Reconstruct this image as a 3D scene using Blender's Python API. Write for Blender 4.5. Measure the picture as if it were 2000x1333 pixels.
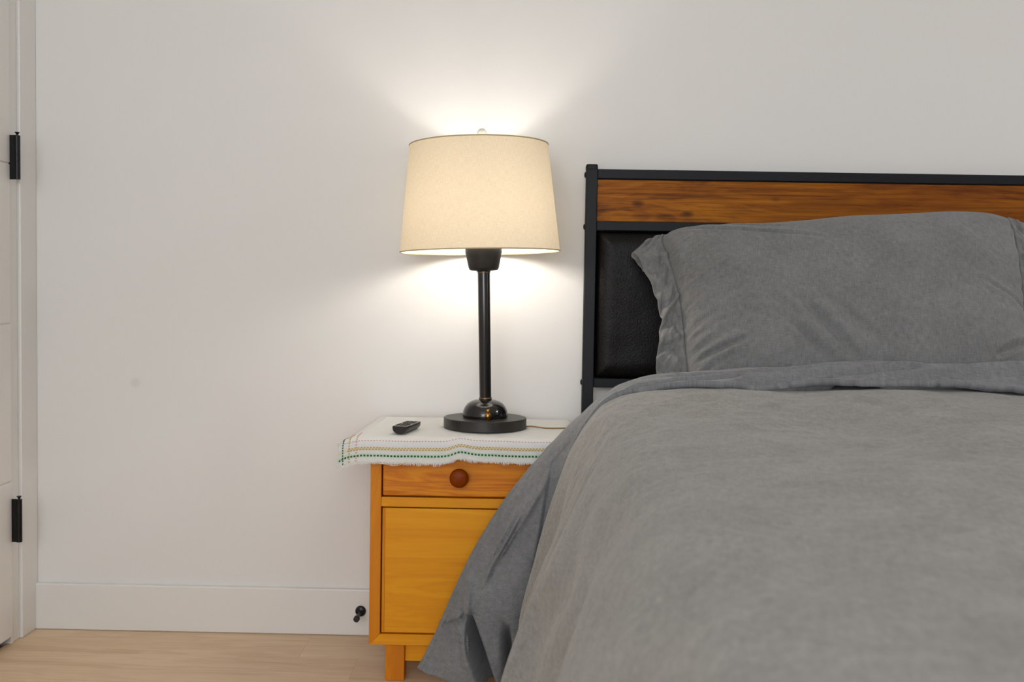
import bpy, bmesh, math, random
import numpy as np
from mathutils import Vector, Matrix

for o in list(bpy.data.objects):
    bpy.data.objects.remove(o)
S = bpy.context.scene
COL = S.collection
random.seed(7)

# ------------------------------------------------------------------ camera
cam_d = bpy.data.cameras.new('camera')
cam = bpy.data.objects.new('camera', cam_d); COL.objects.link(cam); S.camera = cam
cam_d.sensor_width = 36.0; cam_d.lens = 36.0; cam_d.clip_start = 0.02
yaw, pitch, roll = 0.012, math.atan(91 / 2000), 0.0166
fw = Vector((-math.sin(yaw) * math.cos(pitch), math.cos(yaw) * math.cos(pitch), -math.sin(pitch)))
r0 = fw.cross(Vector((0, 0, 1))).normalized(); u0 = r0.cross(fw)
rt = r0 * math.cos(roll) + u0 * math.sin(roll); up = -r0 * math.sin(roll) + u0 * math.cos(roll)
cam.matrix_world = Matrix(((rt.x, up.x, -fw.x, 0.0), (rt.y, up.y, -fw.y, -2.8), (rt.z, up.z, -fw.z, 0.950), (0, 0, 0, 1)))
cam_d.dof.use_dof = True; cam_d.dof.focus_distance = 2.50; cam_d.dof.aperture_fstop = 4.0

# ------------------------------------------------------------------ world, daylight, exposure
W = bpy.data.worlds.new('world'); S.world = W; W.use_nodes = True
W.node_tree.nodes['Background'].inputs[0].default_value = (0.80, 0.90, 1.0, 1)
W.node_tree.nodes['Background'].inputs[1].default_value = 1.0
def area(name, loc, rot, sx, sy, power, color):
    l = bpy.data.lights.new(name, 'AREA'); l.shape = 'RECTANGLE'; l.size = sx; l.size_y = sy
    l.energy = power; l.color = color
    o = bpy.data.objects.new(name, l); COL.objects.link(o); o.location = loc; o.rotation_euler = rot
    return o
RX, FY, CZ, LX = 4.2, -4.4, 2.55, -1.36        # right wall, front wall, ceiling, left wall
# daylight standing in the two window openings (right wall; one added behind the camera as frontal fill)
area('window_daylight_right', (RX + 0.16, -1.35, 1.62), (0, math.radians(90), 0), 1.2, 1.5, 6, (0.90, 0.95, 1.0))
area('added_fill_front', (-0.35, FY - 0.16, 1.45), (math.radians(90), 0, 0), 1.9, 1.6, 66, (0.94, 0.97, 1.0))
S.view_settings.view_transform = 'Standard'; S.view_settings.look = 'None'
S.view_settings.gamma = 1.0; S.view_settings.use_curve_mapping = False
S.view_settings.exposure = 0.0
BULB_STRENGTH = 86.0
DOWNLIGHT = 250.0

# ------------------------------------------------------------------ helpers
def tag(o, label=None, cat=None, group=None, kind=None):
    if label: o['label'] = label
    if cat: o['category'] = cat
    if group: o['group'] = group
    if kind: o['kind'] = kind
    return o
def empty(name, loc=(0, 0, 0), rz=0.0):
    o = bpy.data.objects.new(name, None); COL.objects.link(o); o.location = loc; o.rotation_euler.z = rz
    o.empty_display_size = 0.05
    return o
def link(name, me, mat, parent=None, smooth=False):
    o = bpy.data.objects.new(name, me); COL.objects.link(o)
    if mat is not None and len(me.materials) == 0: me.materials.append(mat)
    if smooth:
        me.polygons.foreach_set('use_smooth', [True] * len(me.polygons))
    if parent is not None: o.parent = parent
    return o
def from_bm(bm, name):
    bmesh.ops.recalc_face_normals(bm, faces=bm.faces)
    me = bpy.data.meshes.new(name); bm.to_mesh(me); bm.free(); return me
def box_bm(lo, hi, bev=0.0, seg=2, bm=None):
    own = bm is None
    b = bmesh.new()
    bmesh.ops.create_cube(b, size=1.0)
    for v in b.verts:
        v.co = Vector([(lo[i] + hi[i]) / 2 + v.co[i] * (hi[i] - lo[i]) for i in range(3)])
    if bev > 0:
        bmesh.ops.bevel(b, geom=list(b.edges), offset=bev, segments=seg, affect='EDGES', profile=0.5)
    if own: return b
    me = bpy.data.meshes.new('tmp'); b.to_mesh(me); b.free(); bm.from_mesh(me); bpy.data.meshes.remove(me)
    return bm
def box(name, lo, hi, mat, parent=None, bev=0.0, seg=2):
    o = link(name, from_bm(box_bm(lo, hi, bev, seg), name), mat, parent)
    return o
def lathe_bm(prof, n=64, cx=0, cy=0, cap0=True, cap1=True):
    bm = bmesh.new(); rings = []
    for (r, z) in prof:
        rings.append([bm.verts.new((cx + r * math.cos(2 * math.pi * k / n), cy + r * math.sin(2 * math.pi * k / n), z)) for k in range(n)])
    for a, b in zip(rings, rings[1:]):
        for k in range(n):
            bm.faces.new((a[k], a[(k + 1) % n], b[(k + 1) % n], b[k]))
    if cap0: bm.faces.new(rings[0])
    if cap1: bm.faces.new(rings[-1])
    return bm
def auto_smooth(o, deg=35):
    me = o.data
    me.polygons.foreach_set('use_smooth', [True] * len(me.polygons))
    me.set_sharp_from_angle(angle=math.radians(deg))
    return o
def lathe(name, prof, mat, parent=None, n=64, cx=0, cy=0, deg=35, cap0=True, cap1=True):
    return auto_smooth(link(name, from_bm(lathe_bm(prof, n, cx, cy, cap0, cap1), name), mat, parent), deg)
def tube_bm(pts, r, n=10, closed=False):
    pts = [Vector(p) for p in pts]; bm = bmesh.new(); rings = []
    m = len(pts); nrm = None
    for i, p in enumerate(pts):
        a = pts[(i - 1) % m] if (closed or i > 0) else p
        b = pts[(i + 1) % m] if (closed or i < m - 1) else p
        t = (b - a).normalized()
        if nrm is None:
            nrm = t.orthogonal().normalized()
        nrm = (nrm - t * nrm.dot(t)).normalized(); bi = t.cross(nrm)
        rr = r[i] if isinstance(r, (list, tuple)) else r
        rings.append([bm.verts.new(p + (nrm * math.cos(2 * math.pi * k / n) + bi * math.sin(2 * math.pi * k / n)) * rr) for k in range(n)])
    for i in range(m if closed else m - 1):
        a, b = rings[i], rings[(i + 1) % m]
        for k in range(n):
            bm.faces.new((a[k], a[(k + 1) % n], b[(k + 1) % n], b[k]))
    if not closed:
        bm.faces.new(rings[0]); bm.faces.new(rings[-1])
    return bm
def tube(name, pts, r, mat, parent=None, n=10, closed=False):
    return auto_smooth(link(name, from_bm(tube_bm(pts, r, n, closed), name), mat, parent), 50)
def grid_mesh(name, P, UV=None, flip=False):
    """P: (n,m,3) points -> smooth quad mesh with metric uv"""
    n, m, _ = P.shape
    idx = np.arange(n * m).reshape(n, m)
    q = np.stack([idx[:-1, :-1], idx[1:, :-1], idx[1:, 1:], idx[:-1, 1:]], -1).reshape(-1, 4)
    if flip: q = q[:, ::-1]
    me = bpy.data.meshes.new(name)
    me.vertices.add(n * m); me.vertices.foreach_set('co', P.reshape(-1).astype(np.float32))
    me.loops.add(q.size); me.loops.foreach_set('vertex_index', q.reshape(-1).astype(np.int32))
    me.polygons.add(len(q)); me.polygons.foreach_set('loop_start', (np.arange(len(q)) * 4).astype(np.int32))
    me.polygons.foreach_set('use_smooth', np.ones(len(q), dtype=bool))
    me.update(calc_edges=True)
    if UV is not None:
        l = me.uv_layers.new(name='UVMap')
        l.data.foreach_set('uv', UV.reshape(-1, 2)[q.reshape(-1)].reshape(-1).astype(np.float32))
    me.validate()
    return me
def solidify(o, t, offset=-1.0):
    m = o.modifiers.new('thickness', 'SOLIDIFY'); m.thickness = t; m.offset = offset
    return o
# ---- noise
def vnoise(x, y, seed=0):
    x = np.asarray(x, float); y = np.asarray(y, float)
    xi = np.floor(x).astype(np.int64); yi = np.floor(y).astype(np.int64); fx = x - xi; fy = y - yi
    def h(a, b):
        k = (a * 374761393 + b * 668265263 + seed * 974711) & 0xffffffff
        k = ((k ^ (k >> 13)) * 1274126177) & 0xffffffff
        return ((k ^ (k >> 16)) & 0xffff) / 32767.5 - 1.0
    ux = fx * fx * fx * (fx * (fx * 6 - 15) + 10); uy = fy * fy * fy * (fy * (fy * 6 - 15) + 10)
    return (h(xi, yi) * (1 - ux) + h(xi + 1, yi) * ux) * (1 - uy) + (h(xi, yi + 1) * (1 - ux) + h(xi + 1, yi + 1) * ux) * uy
def fbm(x, y, o=4, seed=0):
    s = 0; a = 1.0
    for i in range(o):
        s = s + a * vnoise(x * 2 ** i + 17.3 * i, y * 2 ** i - 9.1 * i, seed + i); a *= 0.5
    return s
def ridge(x, y, o=3, seed=0):
    s = 0; a = 1.0
    for i in range(o):
        s = s + a * (1 - 2 * np.abs(vnoise(x * 2 ** i + 5.7 * i, y * 2 ** i + 3.3 * i, seed + i))); a *= 0.5
    return s
def sstep(a, b, x):
    t = np.clip((np.asarray(x, float) - a) / (b - a), 0, 1); return t * t * (3 - 2 * t)
def curve_eval(pts, s):
    """Catmull-Rom through 2D/3D points, arclength parameter s in 0..1"""
    p = np.array(pts, float); ext = np.vstack([2 * p[0] - p[1], p, 2 * p[-1] - p[-2]])
    out = []
    for i in range(len(p) - 1):
        a, b, c, d = ext[i:i + 4]; t = np.linspace(0, 1, 24, endpoint=False)[:, None]
        out.append(0.5 * ((2 * b) + (-a + c) * t + (2 * a - 5 * b + 4 * c - d) * t ** 2 + (-a + 3 * b - 3 * c + d) * t ** 3))
    out.append(p[-1:]); q = np.vstack(out)
    L = np.concatenate([[0], np.cumsum(np.linalg.norm(np.diff(q, axis=0), axis=1))]); L /= L[-1]
    return np.stack([np.interp(s, L, q[:, k]) for k in range(q.shape[1])], -1)
def seg_dist(X, Y, x0, y0, x1, y1):
    dx, dy = x1 - x0, y1 - y0; L2 = dx * dx + dy * dy
    t = np.clip(((X - x0) * dx + (Y - y0) * dy) / L2, 0, 1)
    sd = ((X - x0) * dy - (Y - y0) * dx) / math.sqrt(L2)
    return np.hypot(X - x0 - t * dx, Y - y0 - t * dy), t, sd

# ------------------------------------------------------------------ materials
class NT:
    def __init__(s, name):
        s.m = bpy.data.materials.new(name); s.m.use_nodes = True
        s.t = s.m.node_tree; s.b = s.t.nodes['Principled BSDF']; s.out = s.t.nodes['Material Output']
    def n(s, typ, **kw):
        x = s.t.nodes.new(typ)
        for k, v in kw.items():
            if k.startswith('i_'):
                x.inputs[int(k[2:]) if k[2:].isdigit() else k[2:].replace('_', ' ')].default_value = v
            else: setattr(x, k, v)
        return x
    def l(s, a, b): s.t.links.new(a, b)
    def set(s, **kw):
        for k, v in kw.items(): s.b.inputs[k.replace('_', ' ')].default_value = v
        return s
    def ramp(s, fac, stops):
        r = s.n('ShaderNodeValToRGB'); e = r.color_ramp.elements
        while len(e) < len(stops): e.new(0.5)
        for i, (p, c) in enumerate(stops): e[i].position = p; e[i].color = (c[0], c[1], c[2], 1)
        s.l(fac, r.inputs[0]); return r.outputs[0]
    def coord(s, kind='Object', scale=(1, 1, 1), rot=(0, 0, 0), loc=(0, 0, 0)):
        c = s.n('ShaderNodeTexCoord'); m = s.n('ShaderNodeMapping')
        m.inputs['Scale'].default_value = scale; m.inputs['Rotation'].default_value = rot; m.inputs['Location'].default_value = loc
        s.l(c.outputs[kind], m.inputs[0]); return m.outputs[0]
    def noise(s, vec, scale=5, detail=4, rough=0.55, dist=0.0):
        x = s.n('ShaderNodeTexNoise'); x.inputs['Scale'].default_value = scale; x.inputs['Detail'].default_value = detail
        x.inputs['Roughness'].default_value = rough; x.inputs['Distortion'].default_value = dist
        s.l(vec, x.inputs['Vector']); return x.outputs[0]
    def mix(s, fac, a, b, typ='MIX'):
        x = s.n('ShaderNodeMix', data_type='RGBA', blend_type=typ)
        for sock, v in ((x.inputs[0], fac), (x.inputs[6], a), (x.inputs[7], b)):
            if hasattr(v, 'is_output'): s.l(v, sock)
            elif isinstance(v, (int, float)): sock.default_value = v
            else: sock.default_value = (v[0], v[1], v[2], 1)
        return x.outputs[2]
    def math(s, op, a, b=None):
        x = s.n('ShaderNodeMath', operation=op)
        for i, v in enumerate((a, b)):
            if v is None: continue
            if hasattr(v, 'is_output'): s.l(v, x.inputs[i])
            else: x.inputs[i].default_value = v
        return x.outputs[0]
    def color(s, v): s.l(v, s.b.inputs['Base Color'])
    def bump(s, h, strength=0.2, dist=0.002):
        x = s.n('ShaderNodeBump'); x.inputs['Strength'].default_value = strength; x.inputs['Distance'].default_value = dist
        s.l(h, x.inputs['Height']); s.l(x.outputs[0], s.b.inputs['Normal'])
def srgb(r, g, b):
    f = lambda c: (c / 255 / 12.92) if c / 255 <= 0.04045 else ((c / 255 + 0.055) / 1.055) ** 2.4
    return (f(r), f(g), f(b))
def plain(name, c, rough=0.5, metal=0.0, spec=0.5):
    t = NT(name); t.set(Base_Color=(*c, 1), Roughness=rough, Metallic=metal, Specular_IOR_Level=spec); return t.m

def wall_paint(name, c, spot=None):
    t = NT(name); t.set(Roughness=0.7, Specular_IOR_Level=0.12)
    v = t.coord('Object'); h = t.noise(v, 420, 3, 0.6)
    big = t.noise(v, 1.3, 2, 0.5)
    col = t.mix(big, [x * 0.985 for x in c], [min(1, x * 1.01) for x in c])
    if spot is not None:      # small round darker mark on the wall
        d = t.n('ShaderNodeVectorMath', operation='DISTANCE'); d.inputs[1].default_value = spot
        t.l(v, d.inputs[0])
        f = t.ramp(d.outputs['Value'], [(0.0, (0.22, 0.22, 0.22)), (0.010, (0.18, 0.18, 0.18)), (0.017, (0, 0, 0))])
        col = t.mix(f, col, [x * 0.55 for x in c])
    t.color(col); t.bump(h, 0.08, 0.001); return t.m
WALL = (0.80, 0.788, 0.77)
M = {}
M['wall'] = wall_paint('wall_paint', WALL)
M['wall_back'] = wall_paint('wall_paint_back', WALL, (-1.069, 0.0, 0.690))
M['ceiling'] = wall_paint('ceiling_paint', (0.84, 0.84, 0.83))
M['trim'] = plain('trim_paint', (0.79, 0.775, 0.75), 0.38)
M['door'] = plain('door_paint', (0.79, 0.765, 0.735), 0.42)
M['black_metal'] = plain('black_metal', (0.012, 0.012, 0.013), 0.35, 0.6)
M['black_rubber'] = plain('black_rubber', (0.012, 0.012, 0.012), 0.6)

def wood(name, stops, axis='x', scale=1.0, rough=0.38, ringy=0.5, fine=0.35, coat=0.0, bump=0.12):
    t = NT(name); t.set(Roughness=rough, Specular_IOR_Level=0.3)
    if coat: t.set(Coat_Weight=coat, Coat_Roughness=0.25)
    sc = {'x': (1.6, 14, 14), 'y': (14, 1.6, 14), 'z': (14, 14, 1.6)}[axis]
    oi = t.n('ShaderNodeObjectInfo')
    c = t.n('ShaderNodeTexCoord'); add = t.n('ShaderNodeVectorMath', operation='ADD')
    sh = t.n('ShaderNodeVectorMath', operation='SCALE'); sh.inputs[0].default_value = (3.1, 5.3, 7.7); t.l(oi.outputs['Random'], sh.inputs[3])
    t.l(c.outputs['Object'], add.inputs[0]); t.l(sh.outputs[0], add.inputs[1])
    mp = t.n('ShaderNodeMapping'); mp.inputs['Scale'].default_value = [k * scale for k in sc]; t.l(add.outputs[0], mp.inputs[0])
    base = t.noise(mp.outputs[0], 1.0, 5, 0.55, 0.9)
    rings = t.math('FRACT', t.math('MULTIPLY', base, 7.0))
    rings = t.math('ABSOLUTE', t.math('SUBTRACT', rings, 0.5))
    mp2 = t.n('ShaderNodeMapping'); mp2.inputs['Scale'].default_value = [k * scale * (2.2 if k < 5 else 11) for k in sc]; t.l(add.outputs[0], mp2.inputs[0])
    fib = t.noise(mp2.outputs[0], 1.0, 4, 0.65)
    f = t.math('ADD', t.math('MULTIPLY', base, 1 - ringy * 0.6), t.math('MULTIPLY', rings, ringy))
    f = t.math('ADD', f, t.math('MULTIPLY', t.math('SUBTRACT', fib, 0.5), fine))
    t.color(t.ramp(f, stops)); t.bump(fib, bump, 0.0008)
    return t
amb = lambda a, b, c: [(0.15, a), (0.5, b), (0.85, c)]
M['amber_x'] = wood('amber_veneer_across', amb(srgb(206, 124, 4), srgb(228, 150, 6), srgb(238, 166, 14)), 'x', 1.0, 0.5, 0.30, 0.25, 0.06).m
M['amber_drawer'] = wood('amber_pine_drawer', amb(srgb(182, 92, 2), srgb(218, 128, 8), srgb(236, 156, 18)), 'x', 1.35, 0.5, 0.7, 0.35, 0.06).m
M['amber_z'] = wood('amber_veneer_upright', amb(srgb(190, 104, 4), srgb(214, 130, 6), srgb(226, 146, 12)), 'z', 1.0, 0.5, 0.3, 0.3, 0.06).m
M['knob_wood'] = wood('knob_wood', amb(srgb(112, 44, 0), srgb(126, 52, 1), srgb(140, 62, 2)), 'x', 2.0, 0.42, 0.3, 0.3).set(Specular_IOR_Level=0.12).m
M['oak'] = wood('floor_oak', amb(srgb(198, 166, 132), srgb(224, 196, 162), srgb(236, 212, 182)), 'x', 0.8, 0.45, 0.25, 0.65, 0.0, 0.10).m

def rustic():
    t = wood('rustic_brown_board', [(0.10, srgb(58, 28, 6)), (0.38, srgb(126, 70, 12)), (0.60, srgb(156, 92, 14)), (0.9, srgb(182, 116, 24))], 'x', 1.15, 0.5, 0.35, 1.15, 0.0, 0.25)
    t.set(Specular_IOR_Level=0.15)
    src = t.b.inputs['Base Color'].links[0].from_socket
    v = t.coord('Object', (2.2, 16, 16)); blot = t.noise(v, 1.0, 6, 0.7, 0.4)
    dark = t.ramp(blot, [(0.56, (0, 0, 0)), (0.70, (0.75, 0.75, 0.75))])
    col = t.mix(dark, src, srgb(52, 28, 17))
    # knots
    vo = t.n('ShaderNodeTexVoronoi'); vo.inputs['Scale'].default_value = 1.0; vo.inputs['Randomness'].default_value = 1.0
    t.l(t.coord('Object', (6.5, 1, 13), loc=(0.3, 0, 0.4)), vo.inputs['Vector'])
    kn = t.ramp(vo.outputs['Distance'], [(0.04, (0.9, 0.9, 0.9)), (0.10, (0.5, 0.5, 0.5)), (0.15, (0, 0, 0))])
    col = t.mix(kn, col, srgb(56, 28, 14)); t.color(col)
    zone = t.noise(t.coord('Object', (1.1, 1, 2.0), loc=(2.2, 0, 0)), 1.0, 2, 0.5)
    t.color(t.mix(t.ramp(zone, [(0.40, (0, 0, 0)), (0.62, (0.45, 0.45, 0.45))]), col, srgb(110, 52, 20)))
    return t.m
M['rustic'] = rustic()
M['frame_metal'] = plain('charcoal_powder_coat', srgb(28, 30, 34), 0.5, 0.0, 0.2)

def leather():
    t = NT('black_leather'); t.set(Roughness=0.36, Specular_IOR_Level=0.16)
    v = t.coord('Object'); h = t.noise(v, 60, 6, 0.7, 1.5)
    vo = t.n('ShaderNodeTexVoronoi', feature='DISTANCE_TO_EDGE'); vo.inputs['Scale'].default_value = 130; t.l(v, vo.inputs['Vector'])
    t.color(t.mix(h, srgb(8, 8, 8), srgb(24, 21, 19)))
    hh = t.math('ADD', h, t.math('MULTIPLY', vo.outputs['Distance'], 1.2)); t.bump(hh, 0.35, 0.0015)
    r = t.ramp(h, [(0.3, (0.30, 0.30, 0.30)), (0.7, (0.5, 0.5, 0.5))]); t.l(r, t.b.inputs['Roughness']); return t.m
M['leather'] = leather()

def chambray(name, dark, light, k=1.0):
    t = NT(name); t.set(Roughness=0.92, Specular_IOR_Level=0.15, Sheen_Weight=0.18, Sheen_Roughness=0.5)
    uv = 'UV'
    a = t.noise(t.coord(uv, (50 * k, 750 * k, 1)), 1.0, 3, 0.6)
    b = t.noise(t.coord(uv, (750 * k, 50 * k, 1)), 1.0, 3, 0.6)
    c = t.noise(t.coord(uv, (9, 9, 1)), 1.0, 5, 0.6)
    d = t.noise(t.coord(uv, (90, 60, 1)), 1.0, 4, 0.6)
    f = t.math('ADD', t.math('MULTIPLY', a, 0.5), t.math('MULTIPLY', b, 0.5))
    f = t.math('ADD', f, t.math('MULTIPLY', t.math('SUBTRACT', c, 0.5), 0.30))
    f = t.math('ADD', f, t.math('MULTIPLY', t.math('SUBTRACT', d, 0.5), 0.35))
    t.color(t.ramp(f, [(0.30, dark), (0.70, light)])); 
    t.bump(t.math('ADD', f, t.math('MULTIPLY', c, 0.3)), 0.30, 0.0012); return t.m
M['duvet'] = chambray('grey_linen_duvet', srgb(114, 112, 109), srgb(162, 160, 155))
M['duvet_rev'] = chambray('grey_linen_reverse', srgb(98, 99, 102), srgb(140, 141, 143))
M['pillow'] = chambray('grey_linen_pillow', srgb(97, 98, 98), srgb(138, 138, 138))
M['mattress'] = plain('mattress_fabric', (0.5, 0.49, 0.47), 0.9)

def towel():
    t = NT('white_waffle_cotton'); t.set(Roughness=0.95, Specular_IOR_Level=0.1)
    v = t.coord('UV')
    sx = t.n('ShaderNodeSeparateXYZ'); t.l(v, sx.inputs[0])
    wx = t.math('SINE', t.math('MULTIPLY', sx.outputs[0], 2 * math.pi / 0.0042))
    wy = t.math('SINE', t.math('MULTIPLY', sx.outputs[1], 2 * math.pi / 0.0042))
    h = t.math('MULTIPLY', wx, wy); n = t.noise(t.coord('UV', (300, 300, 1)), 1, 3, 0.6)
    # woven pale bands along the hem (v = distance from hem)
    band = t.ramp(sx.outputs[1], [(0.0, (0.86, 0.85, 0.82)), (0.0115, (0.86, 0.85, 0.82)), (0.0130, (0.60, 0.78, 0.60)), (0.0190, (0.60, 0.78, 0.60)),
                                  (0.0205, (0.84, 0.84, 0.83)), (0.0285, (0.84, 0.84, 0.83)), (0.0300, (0.86, 0.78, 0.58)), (0.0365, (0.86, 0.78, 0.58)),
                                  (0.0380, (0.83, 0.82, 0.84)), (0.0500, (0.83, 0.82, 0.84)), (0.054, (0.86, 0.85, 0.82))])
    t.color(t.mix(t.math('MULTIPLY', n, 0.18), band, (0.70, 0.69, 0.66)))
    t.bump(t.math('ADD', h, n), 0.55, 0.0012); return t.m
M['towel'] = towel()
M['cotton'] = plain('white_cotton_thread', (0.86, 0.85, 0.81), 0.95)
M['thread'] = plain('cream_thread', srgb(226, 196, 150), 0.9)
M['green'] = plain('green_thread', srgb(46, 104, 56), 0.9)
M['yellow'] = plain('mustard_thread', srgb(192, 164, 96), 0.9)
M['pink'] = plain('coral_thread', srgb(216, 164, 148), 0.9)
M['remote'] = plain('black_plastic', (0.010, 0.010, 0.010), 0.35)
M['remote_face'] = plain('grey_satin_face', srgb(132, 126, 118), 0.35)
M['button'] = plain('dark_rubber_button', (0.02, 0.02, 0.02), 0.55)
M['lamp_black'] = plain('black_bronze_gloss', (0.010, 0.009, 0.009), 0.16, 0.0, 0.6)
M['lamp_satin'] = plain('black_bronze_satin', srgb(36, 33, 30), 0.40, 0.0, 0.5)
M['cup'] = wood('dark_stained_wood', amb(srgb(16, 15, 14), srgb(26, 24, 23), srgb(36, 34, 32)), 'x', 2.0, 0.5, 0.2, 0.5).m
M['brass'] = plain('antique_brass', srgb(178, 132, 66), 0.28, 1.0)
M['ring'] = plain('pewter_ring', srgb(120, 104, 84), 0.3, 1.0)
M['cord'] = plain('gold_cord', srgb(150, 116, 62), 0.5)
M['finial'] = plain('ivory_finial', (0.75, 0.72, 0.64), 0.35)
def shade_mat():
    t = NT('linen_lampshade'); t.t.nodes.remove(t.b)
    v1 = t.noise(t.coord('UV', (60, 1400, 1)), 1, 3, 0.65); v2 = t.noise(t.coord('UV', (1400, 60, 1)), 1, 3, 0.65)
    f = t.math('ADD', t.math('MULTIPLY', v1, 0.5), t.math('MULTIPLY', v2, 0.5))
    sp = t.noise(t.coord('UV', (260, 420, 1)), 1, 2, 0.5)
    col = t.ramp(f, [(0.36, (0.74, 0.61, 0.42)), (0.64, (0.93, 0.80, 0.60))])
    col = t.mix(t.ramp(sp, [(0.66, (0, 0, 0)), (0.78, (0.35, 0.35, 0.35))]), col, (0.45, 0.35, 0.2))
    d = t.n('ShaderNodeBsdfDiffuse'); tr = t.n('ShaderNodeBsdfTranslucent'); mx = t.n('ShaderNodeMixShader'); mx.inputs[0].default_value = 0.115
    gm = t.n('ShaderNodeNewGeometry'); t.l(t.mix(gm.outputs['Backfacing'], col, (0.90, 0.885, 0.85)), d.inputs[0]); t.l(col, tr.inputs[0]); t.l(d.outputs[0], mx.inputs[1]); t.l(tr.outputs[0], mx.inputs[2]); t.l(mx.outputs[0], t.out.inputs[0])
    return t.m
M['shade'] = shade_mat()
M['shade_rim'] = plain('shade_binding', srgb(186, 170, 130), 0.8)
def bulb_mat():
    t = NT('lit_frosted_bulb'); t.set(Base_Color=(1, 1, 1, 1)); t.b.inputs['Emission Color'].default_value = (1.0, 0.915, 0.82, 1); t.b.inputs['Emission Strength'].default_value = BULB_STRENGTH; return t.m
M['bulb'] = bulb_mat()
def downlight_mat():
    t = NT('lit_diffuser'); t.set(Base_Color=(1, 1, 1, 1)); t.b.inputs['Emission Color'].default_value = (1.0, 0.98, 0.96, 1); t.b.inputs['Emission Strength'].default_value = DOWNLIGHT; return t.m
M['downlight'] = downlight_mat()
def glass():
    t = NT('window_glass'); t.t.nodes.remove(t.b)
    a = t.n('ShaderNodeBsdfTransparent'); g = t.n('ShaderNodeBsdfGlossy'); g.inputs['Roughness'].default_value = 0.02
    mx = t.n('ShaderNodeMixShader'); mx.inputs[0].default_value = 0.06
    t.l(a.outputs[0], mx.inputs[1]); t.l(g.outputs[0], mx.inputs[2]); t.l(mx.outputs[0], t.out.inputs[0]); return t.m
M['glass'] = glass()

# ------------------------------------------------------------------ the room
T = 0.12
floor = tag(box('floor', (LX - T, FY - T, -0.12), (RX + T, T, -0.012), M['oak']), 'light oak laminate plank floor', 'floor', kind='structure')
# planks: rows run along x, shared mesh
PW, PL = 0.19, 1.28
plank_me = from_bm(box_bm((0.0001, 0.0001, -0.012), (PL - 0.0001, PW - 0.0001, 0.0), 0.0003, 1), 'plank')
row = 0; y = -PW
while y > FY - PW:
    x = LX - random.uniform(0.2, 1.1)
    while x < RX:
        lo, hi = max(x, LX), min(x + PL, RX); ylo = max(y, FY)
        if hi - lo > 0.02:
            p = link('plank', plank_me, M['oak'], floor)
            p.location = (lo, ylo, 0.0); p.scale = ((hi - lo) / PL, (y + PW - ylo) / PW, 1)
        x += PL
    y -= PW; row += 1
tag(box('ceiling', (LX - T, FY - T, CZ), (RX + T, T, CZ + T), M['ceiling']), 'plain white ceiling', 'ceiling', kind='structure')
tag(box('wall_back', (LX - T, 0, -0.12), (RX + T, T, CZ), M['wall_back']), 'plain off-white wall behind the lamp and headboard', 'wall', kind='structure')
def wall_with_hole(name, lo, hi, hlo, hhi, axis, mat, label):
    """box wall with a rectangular opening; axis = the thin axis (0 or 1)"""
    other = 1 - axis; bm = bmesh.new()
    def piece(a0, a1, z0, z1):
        l, h = list(lo), list(hi); l[other], h[other], l[2], h[2] = a0, a1, z0, z1
        box_bm(l, h, 0, 1, bm)
    piece(lo[other], hlo[0], lo[2], hi[2]); piece(hhi[0], hi[other], lo[2], hi[2])
    if hlo[1] > lo[2]: piece(hlo[0], hhi[0], lo[2], hlo[1])
    piece(hlo[0], hhi[0], hhi[1], hi[2])
    return tag(link(name, from_bm(bm, name), mat), label, 'wall', kind='structure')
DY0, DY1, DZ = -0.975, -0.115, 2.12          # door opening in the left wall
wall_with_hole('wall_left', (LX - T, FY, -0.12), (LX, 0, CZ), (DY0, -0.12), (DY1, DZ), 0, M['wall'], 'off-white side wall holding the white door')
wall_with_hole('wall_right', (RX, FY, -0.12), (RX + T, 0, CZ), (-2.1, 1.02), (-0.6, 2.22), 0, M['wall'], 'off-white side wall with a window beyond the bed')
wall_with_hole('wall_front', (LX - T, FY - T, -0.12), (RX + T, FY, CZ), (-1.3, 0.65), (0.6, 2.25), 1, M['wall'], 'off-white wall with an added wide window opposite the bed')
def window(name, axis, a0, a1, z0, z1, at, label):
    w = tag(empty(name, (at, 0, 0) if axis == 0 else (0, at, 0)), label, 'window', kind='structure')
    def bar(n, p0, p1, q0, q1, d0, d1, mat):
        lo = (d0, p0, q0) if axis == 0 else (p0, d0, q0); hi = (d1, p1, q1) if axis == 0 else (p1, d1, q1)
        return box(n, lo, hi, mat, w, 0.003 if mat is not M['glass'] else 0)
    f = 0.05
    bar('frame', a0, a0 + f, z0, z1, 0.02, 0.08, M['trim']); bar('frame', a1 - f, a1, z0, z1, 0.02, 0.08, M['trim'])
    bar('frame', a0 + f, a1 - f, z0, z0 + f, 0.02, 0.08, M['trim']); bar('frame', a0 + f, a1 - f, z1 - f, z1, 0.02, 0.08, M['trim'])
    m = (a0 + a1) / 2; bar('mullion', m - 0.02, m + 0.02, z0 + f, z1 - f, 0.025, 0.075, M['trim'])
    bar('pane', a0 + f, m - 0.02, z0 + f, z1 - f, 0.048, 0.052, M['glass']); bar('pane', m + 0.02, a1 - f, z0 + f, z1 - f, 0.048, 0.052, M['glass'])
window('window_1', 0, -2.1, -0.6, 1.02, 2.22, RX, 'white framed two-pane window in the wall beyond the bed')
window('window_added', 1, -1.3, 0.6, 0.65, 2.25, FY - 0.1, 'white framed wide window added opposite the bed for frontal light')  # unseen window, added to give soft light from the front

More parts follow.
